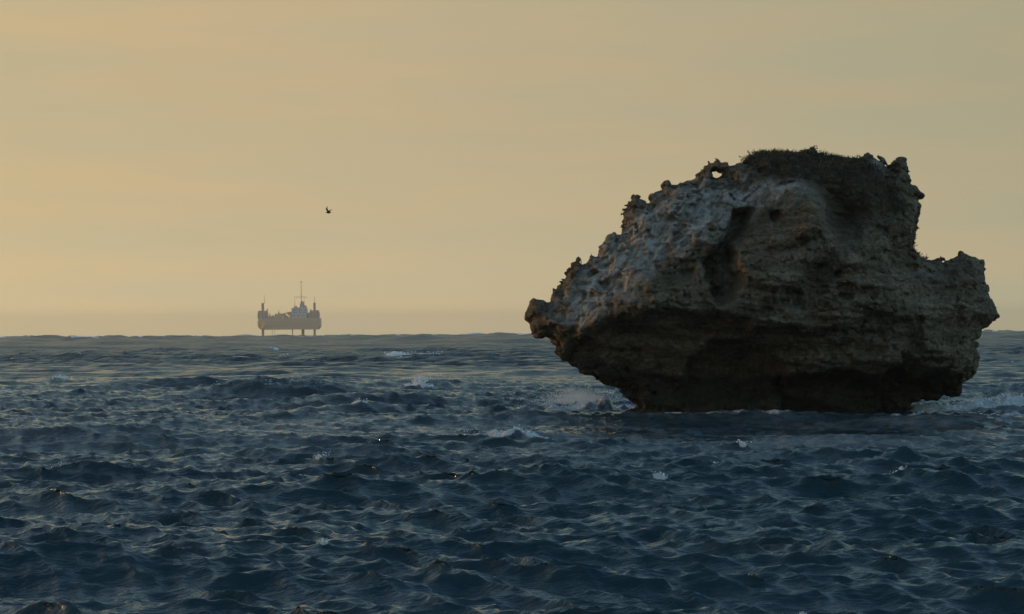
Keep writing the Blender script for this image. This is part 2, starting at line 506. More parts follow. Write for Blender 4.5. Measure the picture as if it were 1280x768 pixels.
h2 = 0.025
gx = np.arange(-0.6, 15.9, h2, dtype=np.float32)
gz = np.arange(-1.6, 8.6, h2, dtype=np.float32)
GX, GZ = np.meshgrid(gx, gz, indexing='ij')
S = sdf_poly(GX, GZ, P2(OUT))
S = np.minimum(S, -sdf_poly(GX, GZ, P2(HOLE)))
CTRL = [(900, 250, 1.7), (850, 290, 2.1), (800, 320, 2.5), (760, 350, 2.5), (720, 390, 2.2), (700, 410, 1.8), (960, 235, 2.0),
        (870, 340, 3.3), (820, 380, 3.5), (760, 405, 3.2), (905, 285, 2.9), (930, 250, 2.4), (880, 310, 3.0),
        (980, 260, 3.4), (960, 320, 3.9), (1000, 300, 3.9), (930, 360, 3.8), (950, 395, 4.1), (1000, 400, 4.2),
        (1080, 340, 3.7), (1120, 300, 3.0), (1080, 260, 2.6), (1120, 220, 2.0), (1050, 220, 2.0), (1180, 380, 3.3), (1215, 400, 2.7),
        (1100, 385, 4.0), (1000, 430, 3.5), (1100, 430, 3.5), (1180, 445, 3.3), (900, 435, 2.7), (820, 440, 2.4), (760, 440, 2.2),
        (710, 430, 1.7), (1190, 470, 2.9), (1060, 465, 2.9), (1150, 462, 3.0), (990, 465, 2.7),
        (900, 480, 1.3), (980, 488, 1.6), (1060, 490, 1.6), (1150, 490, 1.9), (1190, 490, 1.9), (800, 480, 1.3),
        (850, 520, 1.3), (1000, 520, 1.4), (1100, 520, 1.6), (1130, 540, 1.5), (800, 540, 1.2), (950, 570, 1.6)]
num = np.zeros_like(GX); den = np.zeros_like(GX)
for (px, py, d) in CTRL:
    p = W(px, py, 77.5)
    g = np.exp(-((GX - p.x) ** 2 + ((GZ - p.z) * 1.25) ** 2) / (2 * 0.62 ** 2)) + 1e-7 / (1 + (GX - p.x) ** 2 + (GZ - p.z) ** 2)
    num += g * d; den += g
TF = num / den
CARVE = [  # polygon on the face, depth cut in (m), softness (m)
    ([(922, 262), (943, 261), (940, 287), (922, 304), (918, 330), (926, 352), (915, 376), (893, 372), (886, 345), (884, 328), (900, 303), (912, 288)], 1.5, 0.16),
    ([(1034, 240), (1062, 236), (1085, 262), (1066, 300), (1044, 332), (1022, 362), (1000, 388), (958, 388), (978, 364), (1002, 340), (1022, 318), (1025, 304), (1033, 285)], 1.15, 0.4),
    ([(938, 404), (975, 413), (1005, 417), (1060, 403), (1112, 393), (1150, 402), (1150, 440), (938, 450)], 0.55, 0.14),
    ([(775, 398), (830, 390), (880, 399), (938, 404), (945, 470), (700, 455), (735, 420)], 0.6, 0.2),
    ([(858, 490), (864, 455), (888, 434), (930, 427), (960, 432), (976, 450), (986, 475), (990, 500), (858, 510)], 0.9, 0.16),
    ([(984, 473), (1010, 470), (1050, 466), (1075, 470), (1105, 470), (1112, 458), (1128, 455), (1142, 463), (1146, 472), (1190, 466), (1214, 464), (1216, 505), (1135, 505), (1135, 540), (984, 540)], 0.8, 0.12),
    ([(966, 266), (975, 264), (979, 272), (972, 278), (966, 274)], 0.7, 0.08),
    ([(838, 268), (852, 266), (868, 250), (884, 256), (870, 266), (852, 278), (838, 277)], 0.8, 0.12),
    ([(826, 240), (858, 234), (862, 250), (852, 264), (840, 268), (828, 256)], -0.55, 0.12),
    ([(748, 345), (776, 344), (780, 358), (765, 368), (750, 362)], 0.7, 0.14),
    ([(820, 288), (835, 290), (833, 302), (822, 301)], -0.4, 0.1),
    ([(992, 300), (1022, 290), (1024, 298), (996, 308)], 0.25, 0.08), ([(925, 316), (975, 312), (1015, 300), (1018, 306), (975, 319), (925, 321)], 0.22, 0.07),
    ([(1035, 372), (1060, 370), (1060, 376), (1035, 378)], 0.3, 0.06), ([(1045, 338), (1051, 337), (1051, 343), (1045, 344)], 0.4, 0.05),
    ([(1085, 322), (1092, 321), (1092, 328), (1085, 329)], 0.4, 0.05), ([(893, 361), (903, 361), (903, 368), (893, 368)], 0.4, 0.06),
    ([(1098, 205), (1112, 203), (1130, 240), (1118, 262), (1104, 235)], 0.3, 0.2),
    ([(1140, 330), (1215, 340), (1205, 350), (1140, 348)], 0.3, 0.15), ([(1125, 440), (1150, 452), (1146, 470), (1130, 462)], 0.35, 0.1),
    ([(690, 430), (730, 425), (760, 440), (740, 462)], 0.3, 0.2),
    ([(826, 327), (870, 325), (868, 350), (835, 356)], 0.35, 0.12), ([(700, 385), (712, 380), (716, 398), (703, 402)], 0.35, 0.12),
]
JN = fbm(GX, GX * 0 + 2.2, GZ, 0.5, 3) * 0.10
for poly, dep, soft in CARVE:
    q = sdf_poly(GX, GZ, P2(poly, 77.0)) + JN * (1.8 if dep > 0.5 else 1.0)
    TF = TF - dep * sstep(-soft, soft, q)
TF = np.maximum(TF, 0.5)
# zones: rough pitted upper left, pale guano slope, foot darkened for wet algae plus undercut shade
zone_rough = sstep(-0.6, 0.8, sdf_poly(GX, GZ, P2([(640, 420), (640, 180), (1010, 180), (1000, 250), (930, 270), (890, 320), (860, 390), (720, 440)])))
zone_guano = sstep(-0.35, 0.45, sdf_poly(GX, GZ, P2([(688, 405), (725, 335), (790, 262), (850, 240), (895, 222), (1000, 222), (1015, 240), (955, 262), (915, 285), (880, 310), (845, 322), (800, 352), (730, 410)], 78)) + JN * 2)
zone_guano = np.maximum(zone_guano, sstep(-0.2, 0.3, sdf_poly(GX, GZ, P2([(1085, 195), (1106, 197), (1108, 222), (1094, 215)], 79)) + JN))
zone_warm_lit = sstep(-0.3, 0.4, sdf_poly(GX, GZ, P2([(666, 400), (700, 400), (765, 382), (775, 405), (690, 428), (666, 420)], 78)) + JN * 2)  # warm low sunlight on the left tip, painted into the colour
zone_calm = np.maximum(sstep(-0.3, 0.1, sdf_poly(GX, GZ, P2([(640, 360), (690, 360), (692, 395), (680, 415), (640, 430)]))), 0.55 * sstep(-0.3, 0.1, sdf_poly(GX, GZ, P2([(868, 190), (935, 190), (935, 214), (868, 226)]))))
zone_soil = sstep(-0.45, 0.3, sdf_poly(GX, GZ, P2([(935, 180), (1090, 185), (1112, 230), (1135, 265), (1090, 290), (1060, 300), (1035, 250), (1000, 230), (950, 222)], 78.5)) + JN * 2.5)
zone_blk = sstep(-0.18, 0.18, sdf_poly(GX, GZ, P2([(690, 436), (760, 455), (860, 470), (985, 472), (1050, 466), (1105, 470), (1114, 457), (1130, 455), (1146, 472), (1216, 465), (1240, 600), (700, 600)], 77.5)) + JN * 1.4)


LATP = _rs.rand(32, 32, 32, 4).astype(np.float32)


def worley(x, y, z):
    xi, yi, zi = np.floor(x).astype(np.int32), np.floor(y).astype(np.int32), np.floor(z).astype(np.int32)
    F1 = np.full(len(x), 9.0, np.float32)
    F2 = F1.copy()
    cr = np.zeros_like(F1)
    for a in (-1, 0, 1):
        for b_ in (-1, 0, 1):
            for c_ in (-1, 0, 1):
                p = LATP[(xi + a) & 31, (yi + b_) & 31, (zi + c_) & 31]
                d = np.sqrt((xi + a + p[:, 0] - x) ** 2 + (yi + b_ + p[:, 1] - y) ** 2 + (zi + c_ + p[:, 2] - z) ** 2).astype(np.float32)
                nw = d < F1
                F2 = np.where(nw, F1, np.minimum(F2, d))
                cr = np.where(nw, p[:, 3], cr)
                F1 = np.where(nw, d, F1)
    return F1, F2, cr


def look(M, x, z):
    u = np.clip((x - gx[0]) / h2, 0, len(gx) - 1.001)
    v = np.clip((z - gz[0]) / h2, 0, len(gz) - 1.001)
    i, j = u.astype(np.int32), v.astype(np.int32)
    fu, fv = u - i, v - j
    return (M[i, j] * (1 - fu) + M[i + 1, j] * fu) * (1 - fv) + (M[i, j + 1] * (1 - fu) + M[i + 1, j + 1] * fu) * fv


RE, TB = 2.5, 3.4
HC, HD = np.array(W(897, 217.5, YC), np.float32), np.array(ray(897, 217.5), np.float32)


def rock_f(x, y, z, detail=True):
    if detail:
        rg = look(zone_rough, x, z)
        wx = fbm(x, y, z, 0.55, 3) * 0.05
        wz = fbm(x + 40, y + 7, z, 0.45, 3) * 0.05
    else:
        rg = wx = wz = 0
    s = look(S, x + wx, z + wz)
    tf = look(TF, x, z)
    t = np.where(y < YC, tf, TB)
    if detail:
        t = t + 0.5 * fbm(x, y * 0.3 + 4, z, 1.9, 2)
    a = np.clip((RE - s) / RE, 0, None)
    e_ = np.sqrt(a * a + ((y - YC) / np.maximum(t, 0.4)) ** 2)
    f = (e_ - 1) * np.minimum(RE, t) * 0.9
    if detail:
        lo = 1 - rg
        lo = lo * (1 - 0.75 * sstep(4.6, 6.2, z + 0.1 * x))
        f0 = f
        f = f - (0.13 + 0.10 * rg) * (ridged(x, y, z, 1.15, 3) - 0.8) * 0.8 - 0.07 * rg * (ridged(x + 9, y, z + 4, 0.33, 2) - 0.65)
        f = f - 0.035 * fbm(x + 3, y, z, 0.14, 2)
        zz = z + 0.13 * x + 0.15 * vn(x / 1.7, y / 1.7, z / 1.7)
        f = f - (0.035 + 0.05 * lo) * vn(x * 0.5, y * 0.5 + 8, zz * 5.5) - 0.03 * lo * vn(x * 0.8, y * 0.8, zz * 13)
        pit = vn(x / 0.27 + 3, y / 0.27, z / 0.22)
        f = f + (0.10 + 0.08 * rg) * sstep(0.5, 0.8, pit)
        pit2 = vn(x / 0.6 + 13, y / 0.6 + 3, z / 0.5)
        f = f + 0.16 * rg * sstep(0.5, 0.85, pit2)
        f = f0 + (f - f0) * (0.6 + 0.4 * sstep(0.05, 0.6, s)) * (1 - 0.72 * look(zone_calm, x, z))
        nb = np.nonzero(np.abs(f) < 0.34)[0]
        xb, yb, zb_ = x[nb], y[nb], z[nb]
        F1, F2, cr = worley(xb / 0.62, yb / 0.62, (zb_ + 0.13 * xb) / 0.40)
        g1, g2, cs_ = worley(xb / 0.24 + 5, yb / 0.24, (zb_ + 0.13 * xb) / 0.15)
        rb = rg[nb]
        f[nb] += (1 - 0.6 * look(zone_calm, xb, zb_)) * ((0.07 + 0.06 * rb) * (cr - 0.5) - 0.07 * (1 - sstep(0, 0.12, F2 - F1)) * -1 + (0.04 + 0.09 * rb) * (cs_ - 0.5) + 0.03 * (1 - sstep(0, 0.15, g2 - g1)))
        d0 = HC + HD * ((y - HC[1]) / HD[1])[:, None]
        f = np.maximum(f, (1 - np.sqrt(((x - d0[:, 0]) / 0.15 + (z - d0[:, 2]) * 3.0) ** 2 + ((z - d0[:, 2]) / 0.10) ** 2) + 0.8 * vn(x / 0.10, y / 0.4, z / 0.10)) * 0.12)
    return f


HV = 0.04
vx = np.arange(-0.3, 15.5, HV, dtype=np.float32)
vy = np.arange(75.2, 84.4, HV, dtype=np.float32)
vz = np.arange(-0.9, 8.25, HV, dtype=np.float32)
nx, ny, nz = len(vx), len(vy), len(vz)
FV = np.empty((nx, ny, nz), np.float32)
st = 4                                   # coarse pass finds the band, fine pass fills it
cx, cy, cz = np.meshgrid(vx[::st], vy[::st], vz[::st], indexing='ij')
cf = rock_f(cx, cy, cz, False)
up = np.repeat(np.repeat(np.repeat(cf, st, 0), st, 1), st, 2)[:nx, :ny, :nz]
FV[:] = up
band = np.abs(up) < 1.05
bi = np.nonzero(band.ravel())[0]
del up, band
for s0 in range(0, len(bi), 2000000):
    q = bi[s0:s0 + 2000000]
    i, r_ = np.divmod(q, ny * nz)
    j, k = np.divmod(r_, nz)
    FV.reshape(-1)[q] = rock_f(vx[i], vy[j], vz[k])
FV[0] = FV[-1] = 1; FV[:, 0] = FV[:, -1] = 1; FV[:, :, 0] = FV[:, :, -1] = 1


def surface_nets(Fv, org, h):
    sg = Fv < 0
    cnt = np.zeros((Fv.shape[0] - 1, Fv.shape[1] - 1, Fv.shape[2] - 1), np.uint8)
    for a in (0, 1):
        for b_ in (0, 1):
            for c_ in (0, 1):
                cnt += sg[a:sg.shape[0] - 1 + a, b_:sg.shape[1] - 1 + b_, c_:sg.shape[2] - 1 + c_]
    act = (cnt > 0) & (cnt < 8)
    I, J, K = np.nonzero(act)
    vid = np.full(act.shape, -1, np.int32)
    vid[I, J, K] = np.arange(len(I))
    acc = np.zeros((len(I), 3), np.float32)
    num_ = np.zeros(len(I), np.float32)
    cs = [(0, 0, 0), (1, 0, 0), (0, 1, 0), (1, 1, 0), (0, 0, 1), (1, 0, 1), (0, 1, 1), (1, 1, 1)]
    V = [Fv[I + a, J + b_, K + c_] for a, b_, c_ in cs]
    for p in range(8):
        for q in range(p + 1, 8):
            if sum(abs(cs[p][z] - cs[q][z]) for z in range(3)) != 1:
                continue
            m = (V[p] < 0) != (V[q] < 0)
            t_ = np.where(m, V[p] / (V[p] - V[q] + 1e-12), 0)
            for z in range(3):
                acc[:, z] += np.where(m, cs[p][z] + t_ * (cs[q][z] - cs[p][z]), 0)
            num_ += m
    v = (acc / num_[:, None] + np.stack([I, J, K], -1)) * h + np.array(org, np.float32)
    fs = []
    for ax in range(3):
        sl0 = [slice(None)] * 3; sl1 = [slice(None)] * 3
        sl0[ax] = slice(0, -1); sl1[ax] = slice(1, None)
        a0, a1 = sg[tuple(sl0)], sg[tuple(sl1)]
        o1, o2 = [z for z in range(3) if z != ax]
        X = np.stack(np.nonzero(a0 != a1), -1)
        ok = (X[:, o1] > 0) & (X[:, o2] > 0) & (X[:, o1] < Fv.shape[o1] - 1) & (X[:, o2] < Fv.shape[o2] - 1)
        X = X[ok]
        flip = a0[X[:, 0], X[:, 1], X[:, 2]]
        def cell(d1, d2):
            Y_ = X.copy(); Y_[:, o1] -= d1; Y_[:, o2] -= d2
            return vid[Y_[:, 0], Y_[:, 1], Y_[:, 2]]
        q4 = np.stack([cell(1, 1), cell(0, 1), cell(0, 0), cell(1, 0)], -1)
        if ax == 1:
            flip = ~flip
        q4[~flip] = q4[~flip][:, ::-1]
        fs.append(q4)
    f = np.concatenate(fs)
    return v, f[(f >= 0).all(1)]


RV, RF = surface_nets(FV, (vx[0], vy[0], vz[0]), HV)
del FV
# drop islands left by the noise: keep faces connected to the main body (label spreading on vertices)
lab = np.arange(len(RV))
for _ in range(400):
    mn = lab[RF].min(1)
    new = lab.copy()
    np.minimum.at(new, RF.ravel(), np.repeat(mn, 4))
    new = new[new]
    new = new[new]
    if (new == lab).all():
        break
    lab = new
main = np.bincount(lab).argmax()
RF = RF[lab[RF[:, 0]] == main]

m_rock = bpy.data.materials.new('weathered_limestone')
m_rock.use_nodes = True
nt = m_rock.node_tree
b = nt.nodes['Principled BSDF']
b.inputs['Roughness'].default_value = 0.93
b.inputs['Specular IOR Level'].default_value = 0.25
geo = nt.nodes.new('ShaderNodeNewGeometry')


def noise(nt, scale, detail=4, rough=0.6, vec=None, sc3=None):
    n = nt.nodes.new('ShaderNodeTexNoise')
    n.inputs['Scale'].default_value = scale
    n.inputs['Detail'].default_value = detail
    n.inputs['Roughness'].default_value = rough
    v = vec
    if sc3:
        mp = nt.nodes.new('ShaderNodeMapping')
        mp.inputs['Scale'].default_value = sc3
        nt.links.new(v, mp.inputs[0])
        v = mp.outputs[0]
    nt.links.new(v, n.inputs[0])
    return n.outputs['Fac']


def rmp(nt, fac, stops):
    r = nt.nodes.new('ShaderNodeValToRGB')
    nt.links.new(fac, r.inputs[0])
    el = r.color_ramp.elements
    for i, (p, c) in enumerate(stops):
        if i < 2:
            el[i].position = p
            el[i].color = (*c, 1)
        else:
            x = el.new(p)
            x.color = (*c, 1)
    return r.outputs[0]


def attr(nt, n):
    a = nt.nodes.new('ShaderNodeAttribute')
    a.attribute_name = n
    return a.outputs['Fac']


P = geo.outputs['Position']
base = rmp(nt, noise(nt, 0.9, 5, 0.65, P), [(0.30, (0.17, 0.138, 0.098)), (0.72, (0.45, 0.385, 0.29)), (0.5, (0.31, 0.262, 0.195))])
spk = rmp(nt, noise(nt, 9.0, 5, 0.75, P), [(0.36, (0.38, 0.36, 0.33)), (0.64, (1.4, 1.37, 1.32))])
base = mixn(nt, 0.85, base, spk, 'MULTIPLY')
strat = rmp(nt, noise(nt, 1.0, 4, 0.6, P, (0.35, 0.35, 9.0)), [(0.36, (0.62, 0.60, 0.57)), (0.62, (1.12, 1.10, 1.07))])
base = mixn(nt, 0.7, base, strat, 'MULTIPLY')
wv_ = nt.nodes.new('ShaderNodeVectorMath')
wv_.operation = 'MULTIPLY_ADD'
cnz = nt.nodes.new('ShaderNodeTexNoise')
cnz.inputs['Scale'].default_value = 2.0
cnz.inputs['Detail'].default_value = 4
nt.links.new(P, cnz.inputs[0])
nt.links.new(cnz.outputs['Color'], wv_.inputs[0])
wv_.inputs[1].default_value = (0.9, 0.9, 0.9)
nt.links.new(P, wv_.inputs[2])
cms = nt.nodes.new('ShaderNodeMapping')
cms.inputs['Scale'].default_value = (0.9, 0.9, 2.0)
nt.links.new(wv_.outputs[0], cms.inputs[0])
crk = nt.nodes.new('ShaderNodeTexVoronoi')
crk.feature = 'DISTANCE_TO_EDGE'
crk.inputs['Scale'].default_value = 1.5
nt.links.new(cms.outputs[0], crk.inputs['Vector'])
crm = nt.nodes.new('ShaderNodeMapRange')
crm.inputs['From Min'].default_value = 0.0
crm.inputs['From Max'].default_value = 0.045
crm.inputs['To Min'].default_value = 0.45
crm.inputs['To Max'].default_value = 1.0
nt.links.new(crk.outputs['Distance'], crm.inputs['Value'])
crack = crm.outputs[0]
rust = rmp(nt, noise(nt, 2.3, 4, 0.7, P), [(0.53, (0, 0, 0)), (0.68, (1, 1, 1))])
base = mixn(nt, mathn(nt, 'MULTIPLY', rust, 0.55), base, (0.19, 0.105, 0.05))
orf = mathn(nt, 'MULTIPLY', attr(nt, 'warm_lit'), rmp(nt, noise(nt, 4.0, 4, 0.7, P), [(0.48, (0, 0, 0)), (0.62, (1, 1, 1))]))
base = mixn(nt, mathn(nt, 'MULTIPLY', orf, 0.7), base, (0.42, 0.20, 0.07))
mpr = nt.nodes.new('ShaderNodeMapping')
mpr.inputs['Rotation'].default_value = (0, 0.75, 0)
nt.links.new(P, mpr.inputs[0])
gn = rmp(nt, noise(nt, 1.6, 6, 0.74, mpr.outputs[0], (0.8, 1.0, 2.6)), [(0.40, (0.08, 0.08, 0.08)), (0.58, (0.95, 0.95, 0.95))])
gfac = mathn(nt, 'MULTIPLY', attr(nt, 'guano'), gn)
gcol = mixn(nt, noise(nt, 7, 4, 0.7, P), (0.58, 0.56, 0.53), (1.38, 1.38, 1.38))
base = mixn(nt, mathn(nt, 'MULTIPLY', gfac, 0.9), base, gcol)
base = mixn(nt, mathn(nt, 'MULTIPLY', attr(nt, 'soil'), 0.7), base, mixn(nt, noise(nt, 5, 4, 0.7, P), (0.07, 0.055, 0.038), (0.22, 0.17, 0.12)))
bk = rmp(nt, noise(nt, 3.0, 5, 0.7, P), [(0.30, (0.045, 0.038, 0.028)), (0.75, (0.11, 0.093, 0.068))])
base = mixn(nt, mathn(nt, 'MULTIPLY', attr(nt, 'wet_shade'), 0.93), base, bk)  # wet algae band, with the undercut's shade painted in
base = mixn(nt, 1.0, base, (0.575, 0.535, 0.50), 'MULTIPLY')
nt.links.new(base, b.inputs['Base Color'])
bp = nt.nodes.new('ShaderNodeBump')
bp.inputs['Strength'].default_value = 0.8
bp.inputs['Distance'].default_value = 0.09
vor = nt.nodes.new('ShaderNodeTexVoronoi')
vor.inputs['Scale'].default_value = 7.0
nt.links.new(P, vor.inputs['Vector'])
hb = mathn(nt, 'ADD', mathn(nt, 'MULTIPLY', noise(nt, 7.0, 8, 0.75, P), 1.6), mathn(nt, 'MULTIPLY_ADD', vor.outputs['Distance'], 0.35, mathn(nt, 'MULTIPLY', crack, 0.5)))
nt.links.new(hb, bp.inputs['Height'])
nt.links.new(bp.outputs[0], b.inputs['Normal'])

rx, ry, rz = RV.T
at = {'guano': look(zone_guano, rx, rz) * (ry < YC + 1.5), 'warm_lit': look(zone_warm_lit, rx, rz), 'wet_shade': look(zone_blk, rx, rz), 'soil': look(zone_soil, rx, rz)}
at['wet_shade'] = np.maximum(at['wet_shade'], sstep(1.25, 0.8, rz) if False else 1 - sstep(0.75, 1.15, rz + 0.2 * vn(rx, ry, rz)))

root = bpy.data.objects.new('sea_stack', None)
root.location = (8.6, YC, 0)
C.objects.link(root)
tag(root, 'huge dark undercut limestone rock with pale pitted slope standing in the sea', 'rock')
root_inv = np.array([8.6, YC, 0], np.float32)


def sub_rock(name, mask, parent, label=None):
    f = RF[mask]
    u, inv = np.unique(f.ravel(), return_inverse=True)
    o = mesh_np(name, RV[u] - root_inv, inv.reshape(-1, 4).astype(np.int32), m_rock, parent, attrs={k: v[u] for k, v in at.items()})
    if label:
        o['label'] = label
    return o


# parts with a look of their own are cut from the surface along its own edges, so no seam shows
cen = RV[RF].mean(1)


def inpoly(poly, Y=79.0, ymax=90.0):
    return (sdf_poly(cen[:, 0], cen[:, 2], P2(poly, Y)) > 0) & (cen[:, 1] < ymax)


m_arch = inpoly([(868, 190), (928, 190), (930, 214), (914, 228), (890, 226), (868, 224)])
m_horn = inpoly([(640, 360), (686, 360), (687, 392), (676, 405), (660, 430), (640, 430)])
m_knob = inpoly([(822, 226), (864, 226), (866, 252), (852, 268), (838, 272), (824, 256)], 78.5, 79.8)
m_sho = inpoly([(1141, 300), (1260, 300), (1260, 430), (1215, 420), (1178, 400), (1150, 360)])
taken = m_arch | m_horn | m_knob | m_sho
sub_rock('rock_body', ~taken, root)
sub_rock('rock_arch', m_arch, root, 'small weathered arch with a hole showing the sky')
sub_rock('rock_horn', m_horn, root, 'pointed horn jutting from the left tip')
sub_rock('rock_knob', m_knob & ~m_arch, root, 'rusty brown block standing proud of the pale slope')
sub_rock('rock_shoulder', m_sho & ~m_arch, root, 'lower shoulder bulging out on the right')

# ================================================================= SCRUB
m_scrub = bpy.data.materials.new('dry_scrub')
m_scrub.use_nodes = True
nt = m_scrub.node_tree
b = nt.nodes['Principled BSDF']
b.inputs['Roughness'].default_value = 0.8
g2 = nt.nodes.new('ShaderNodeNewGeometry')
sc_c = rmp(nt, noise(nt, 2.2, 3, 0.6, g2.outputs['Position']), [(0.35, (0.030, 0.030, 0.016)), (0.68, (0.15, 0.075, 0.036)), (0.52, (0.052, 0.042, 0.022))])
nt.links.new(sc_c, b.inputs['Base Color'])
m_twig = mat('twig', (0.07, 0.05, 0.035), 0.85)

RN = np.random.RandomState(5)
fn = np.cross(RV[RF[:, 2]] - RV[RF[:, 0]], RV[RF[:, 3]] - RV[RF[:, 1]])
fn /= np.linalg.norm(fn, axis=1)[:, None] + 1e-9


def blades(points, per, lmin, lmax, wd, up=0.8, spread=0.8):
    P0 = np.repeat(points, per, 0) + RN.randn(len(points) * per, 3) * 0.03
    n = len(P0)
    d = RN.randn(n, 3) * spread
    d[:, 2] = np.abs(d[:, 2]) + up
    d /= np.linalg.norm(d, axis=1)[:, None]
    ln = (lmin + (lmax - lmin) * RN.rand(n) ** 2)[:, None]
    sd = np.cross(d, RN.randn(n, 3)); sd /= np.linalg.norm(sd, axis=1)[:, None] + 1e-9
    mid = P0 + d * ln * 0.5
    tip = P0 + d * ln + RN.randn(n, 3) * 0.02
    v = np.stack([P0, mid + sd * wd, tip, mid - sd * wd], 1).reshape(-1, 3)
    f = np.arange(n * 4, dtype=np.int32).reshape(-1, 4)
    return v, f


def pick(poly, n, Y=79.0, zmin=-0.3, y0=75, y1=84):
    m = inpoly(poly, Y) & (fn[:, 2] > zmin) & (cen[:, 1] > y0) & (cen[:, 1] < y1)
    ix = np.nonzero(m)[0]
    return cen[RN.choice(ix, min(n, len(ix)), replace=False)]


pts = pick([(938, 186), (1074, 192), (1096, 210), (1118, 240), (1128, 268), (1095, 275), (1068, 256), (1040, 236), (1000, 226), (955, 222), (940, 214)], 5200, 79.0)
v, f = blades(pts, 7, 0.05, 0.17, 0.012)
o = mesh_np('coastal_scrub', v, f, m_scrub, smooth=False)
tag(o, 'dense dark brown and green scrub matted over the flat top of the rock', kind='stuff')


def shrub(label, cpx, cpy, Y, radius, n, height):
    c = W(cpx, cpy, Y)
    near_ = np.nonzero((np.hypot(cen[:, 0] - c.x, cen[:, 1] - Y) < radius) & (fn[:, 2] > 0.1) & (np.abs(cen[:, 2] - c.z) < 0.9))[0]
    base_ = cen[RN.choice(near_, min(n, len(near_)), replace=False)] if len(near_) else np.array([[c.x, c.y, c.z]])
    c0 = base_.mean(0)
    e_ = bpy.data.objects.new('shrub', None)
    e_.location = c0
    C.objects.link(e_)
    tag(e_, label, 'shrub', 'small shrubs growing on the rock')
    v, f = blades(base_ - c0, 3, height * 0.7, height * 1.3, 0.012, 1.0, 0.55)
    mesh_np('stems', v, f, m_twig, e_, smooth=False)['kind'] = 'stuff'
    tips = v.reshape(-1, 4, 3)[:, 2]
    mids = v.reshape(-1, 4, 3)[:, 1]
    v2, f2 = blades(np.concatenate([tips, mids]), 5, 0.03, 0.09, 0.016, 0.3, 0.9)
    mesh_np('foliage', v2, f2, m_scrub, e_, smooth=False)['kind'] = 'stuff'
    return e_


shrub('bushy shrub at the left end of the scrub beside the small arch', 937, 204, 79.6, 0.22, 34, 0.22)
shrub('spiky upright shrub on the skyline above the middle of the flat top', 1016, 193, 79.9, 0.16, 12, 0.08)
shrub('low shrub on the skyline between the flat top and the pale right crag', 1060, 200, 79.9, 0.25, 12, 0.06)
shrub('thin grey shrub in the notch above the right shoulder of the rock', 1150, 322, 79.9, 0.25, 20, 0.09)

# ================================================================= JACK-UP BARGE
RD = 2565.0
m_hull = mat('faded_hull_paint', (0.86, 0.48, 0.30), 0.7)
m_steel = mat('grey_steel', (0.64, 0.42, 0.30), 0.6)
m_leg = mat('leg_steel', (0.46, 0.27, 0.18), 0.7)
m_house = mat('deckhouse_paint', (0.68, 0.60, 0.52), 0.6)
m_orange = mat('orange_paint', (0.85, 0.30, 0.10), 0.5)
m_sunlit_bow = mat('sunlit_orange', (0.95, 0.50, 0.12), 0.5)  # sunlight on the hull end, put into the paint colour
m_lit_spot = mat('lit_spot_white', (0.8, 0.78, 0.72), 0.5)  # white that stands in for bright lit spots on the barge
m_glass = mat('dark_window_glass', (0.03, 0.035, 0.04), 0.15)
R0 = W(362, 418.3, RD)
rig = bpy.data.objects.new('jack_up_barge', None)
rig.location = (R0.x, RD, 0)
C.objects.link(rig)
tag(rig, 'distant hazy jack-up work barge raised on tall legs at the horizon', 'barge')


def rp(px, py):
    p = W(px, py, RD)
    return p.x - R0.x, p.z


class MB:
    def __init__(s):
        s.bm = bmesh.new()

    def box(s, x0, x1, z0, z1, y0, y1, bev=0.0):
        m = Matrix.Translation(((x0 + x1) / 2, (y0 + y1) / 2, (z0 + z1) / 2)) @ Matrix.Diagonal((abs(x1 - x0), abs(y1 - y0), abs(z1 - z0), 1))
        r = bmesh.ops.create_cube(s.bm, size=1, matrix=m)
        if bev:
            eds = {e for v in r['verts'] for e in v.link_edges}
            bmesh.ops.bevel(s.bm, geom=list(eds), offset=bev, segments=2, affect='EDGES')
        return s

    def pbox(s, px0, px1, py0, py1, y0, y1, bev=0.0):
        (x0, z1), (x1, z0) = rp(px0, py0), rp(px1, py1)
        return s.box(x0, x1, z0, z1, y0, y1, bev)

    def tube(s, p, q, r, r2=None, n=10):
        p, q = Vector(p), Vector(q)
        d = q - p
        m = Matrix.Translation((p + q) / 2) @ d.to_track_quat('Z', 'Y').to_matrix().to_4x4()
        bmesh.ops.create_cone(s.bm, cap_ends=True, segments=n, radius1=r, radius2=r if r2 is None else r2, depth=d.length, matrix=m)
        return s

    def build(s, name, mt, parent=None, loc=None):
        me = bpy.data.meshes.new(name)
        s.bm.to_mesh(me)
        s.bm.free()
        me.materials.append(mt)
        o = bpy.data.objects.new(name, me)
        C.objects.link(o)
        if parent:
            o.parent = parent
        return o


# hull with raked ends, a recessed deck edge and fender strakes
hb_ = MB()
(xa, zt), (xb, zb) = rp(324, 398.5), rp(400.5, 412)
bm = hb_.bm
ys = (-11, 15)
prof = [(xa, zt), (xb, zt), (xb, zb + 3.0), (xb - 2.2, zb), (xa + 2.5, zb), (xa, zb + 2.5)]
va = [bm.verts.new((x, ys[0], z)) for x, z in prof]
vb = [bm.verts.new((x, ys[1], z)) for x, z in prof]
bm.faces.new(va)
bm.faces.new(vb[::-1])
for i in range(6):
    j = (i + 1) % 6
    bm.faces.new((va[j], va[i], vb[i], vb[j]))
hull = hb_.build('hull', m_hull, rig)
s_ = MB()
s_.pbox(324, 400, 401.6, 402.4, -11.5, -11.02)
s_.pbox(324, 400, 406.6, 407.2, -11.5, -11.02)
s_.build('fender_strake', m_hull, hull)
s_ = MB()
for i in range(26):
    x = 326 + i * 2.9
    if 336 < x < 364 or 384 < x < 388:
        (px_, pz_) = rp(x, 398.5)
        s_.tube((px_, -10.6, pz_), (px_, -10.6, pz_ + 1.2), 0.09, n=4)
(x0_, z0_), (x1_, _z) = rp(336, 397.2), rp(365, 397)
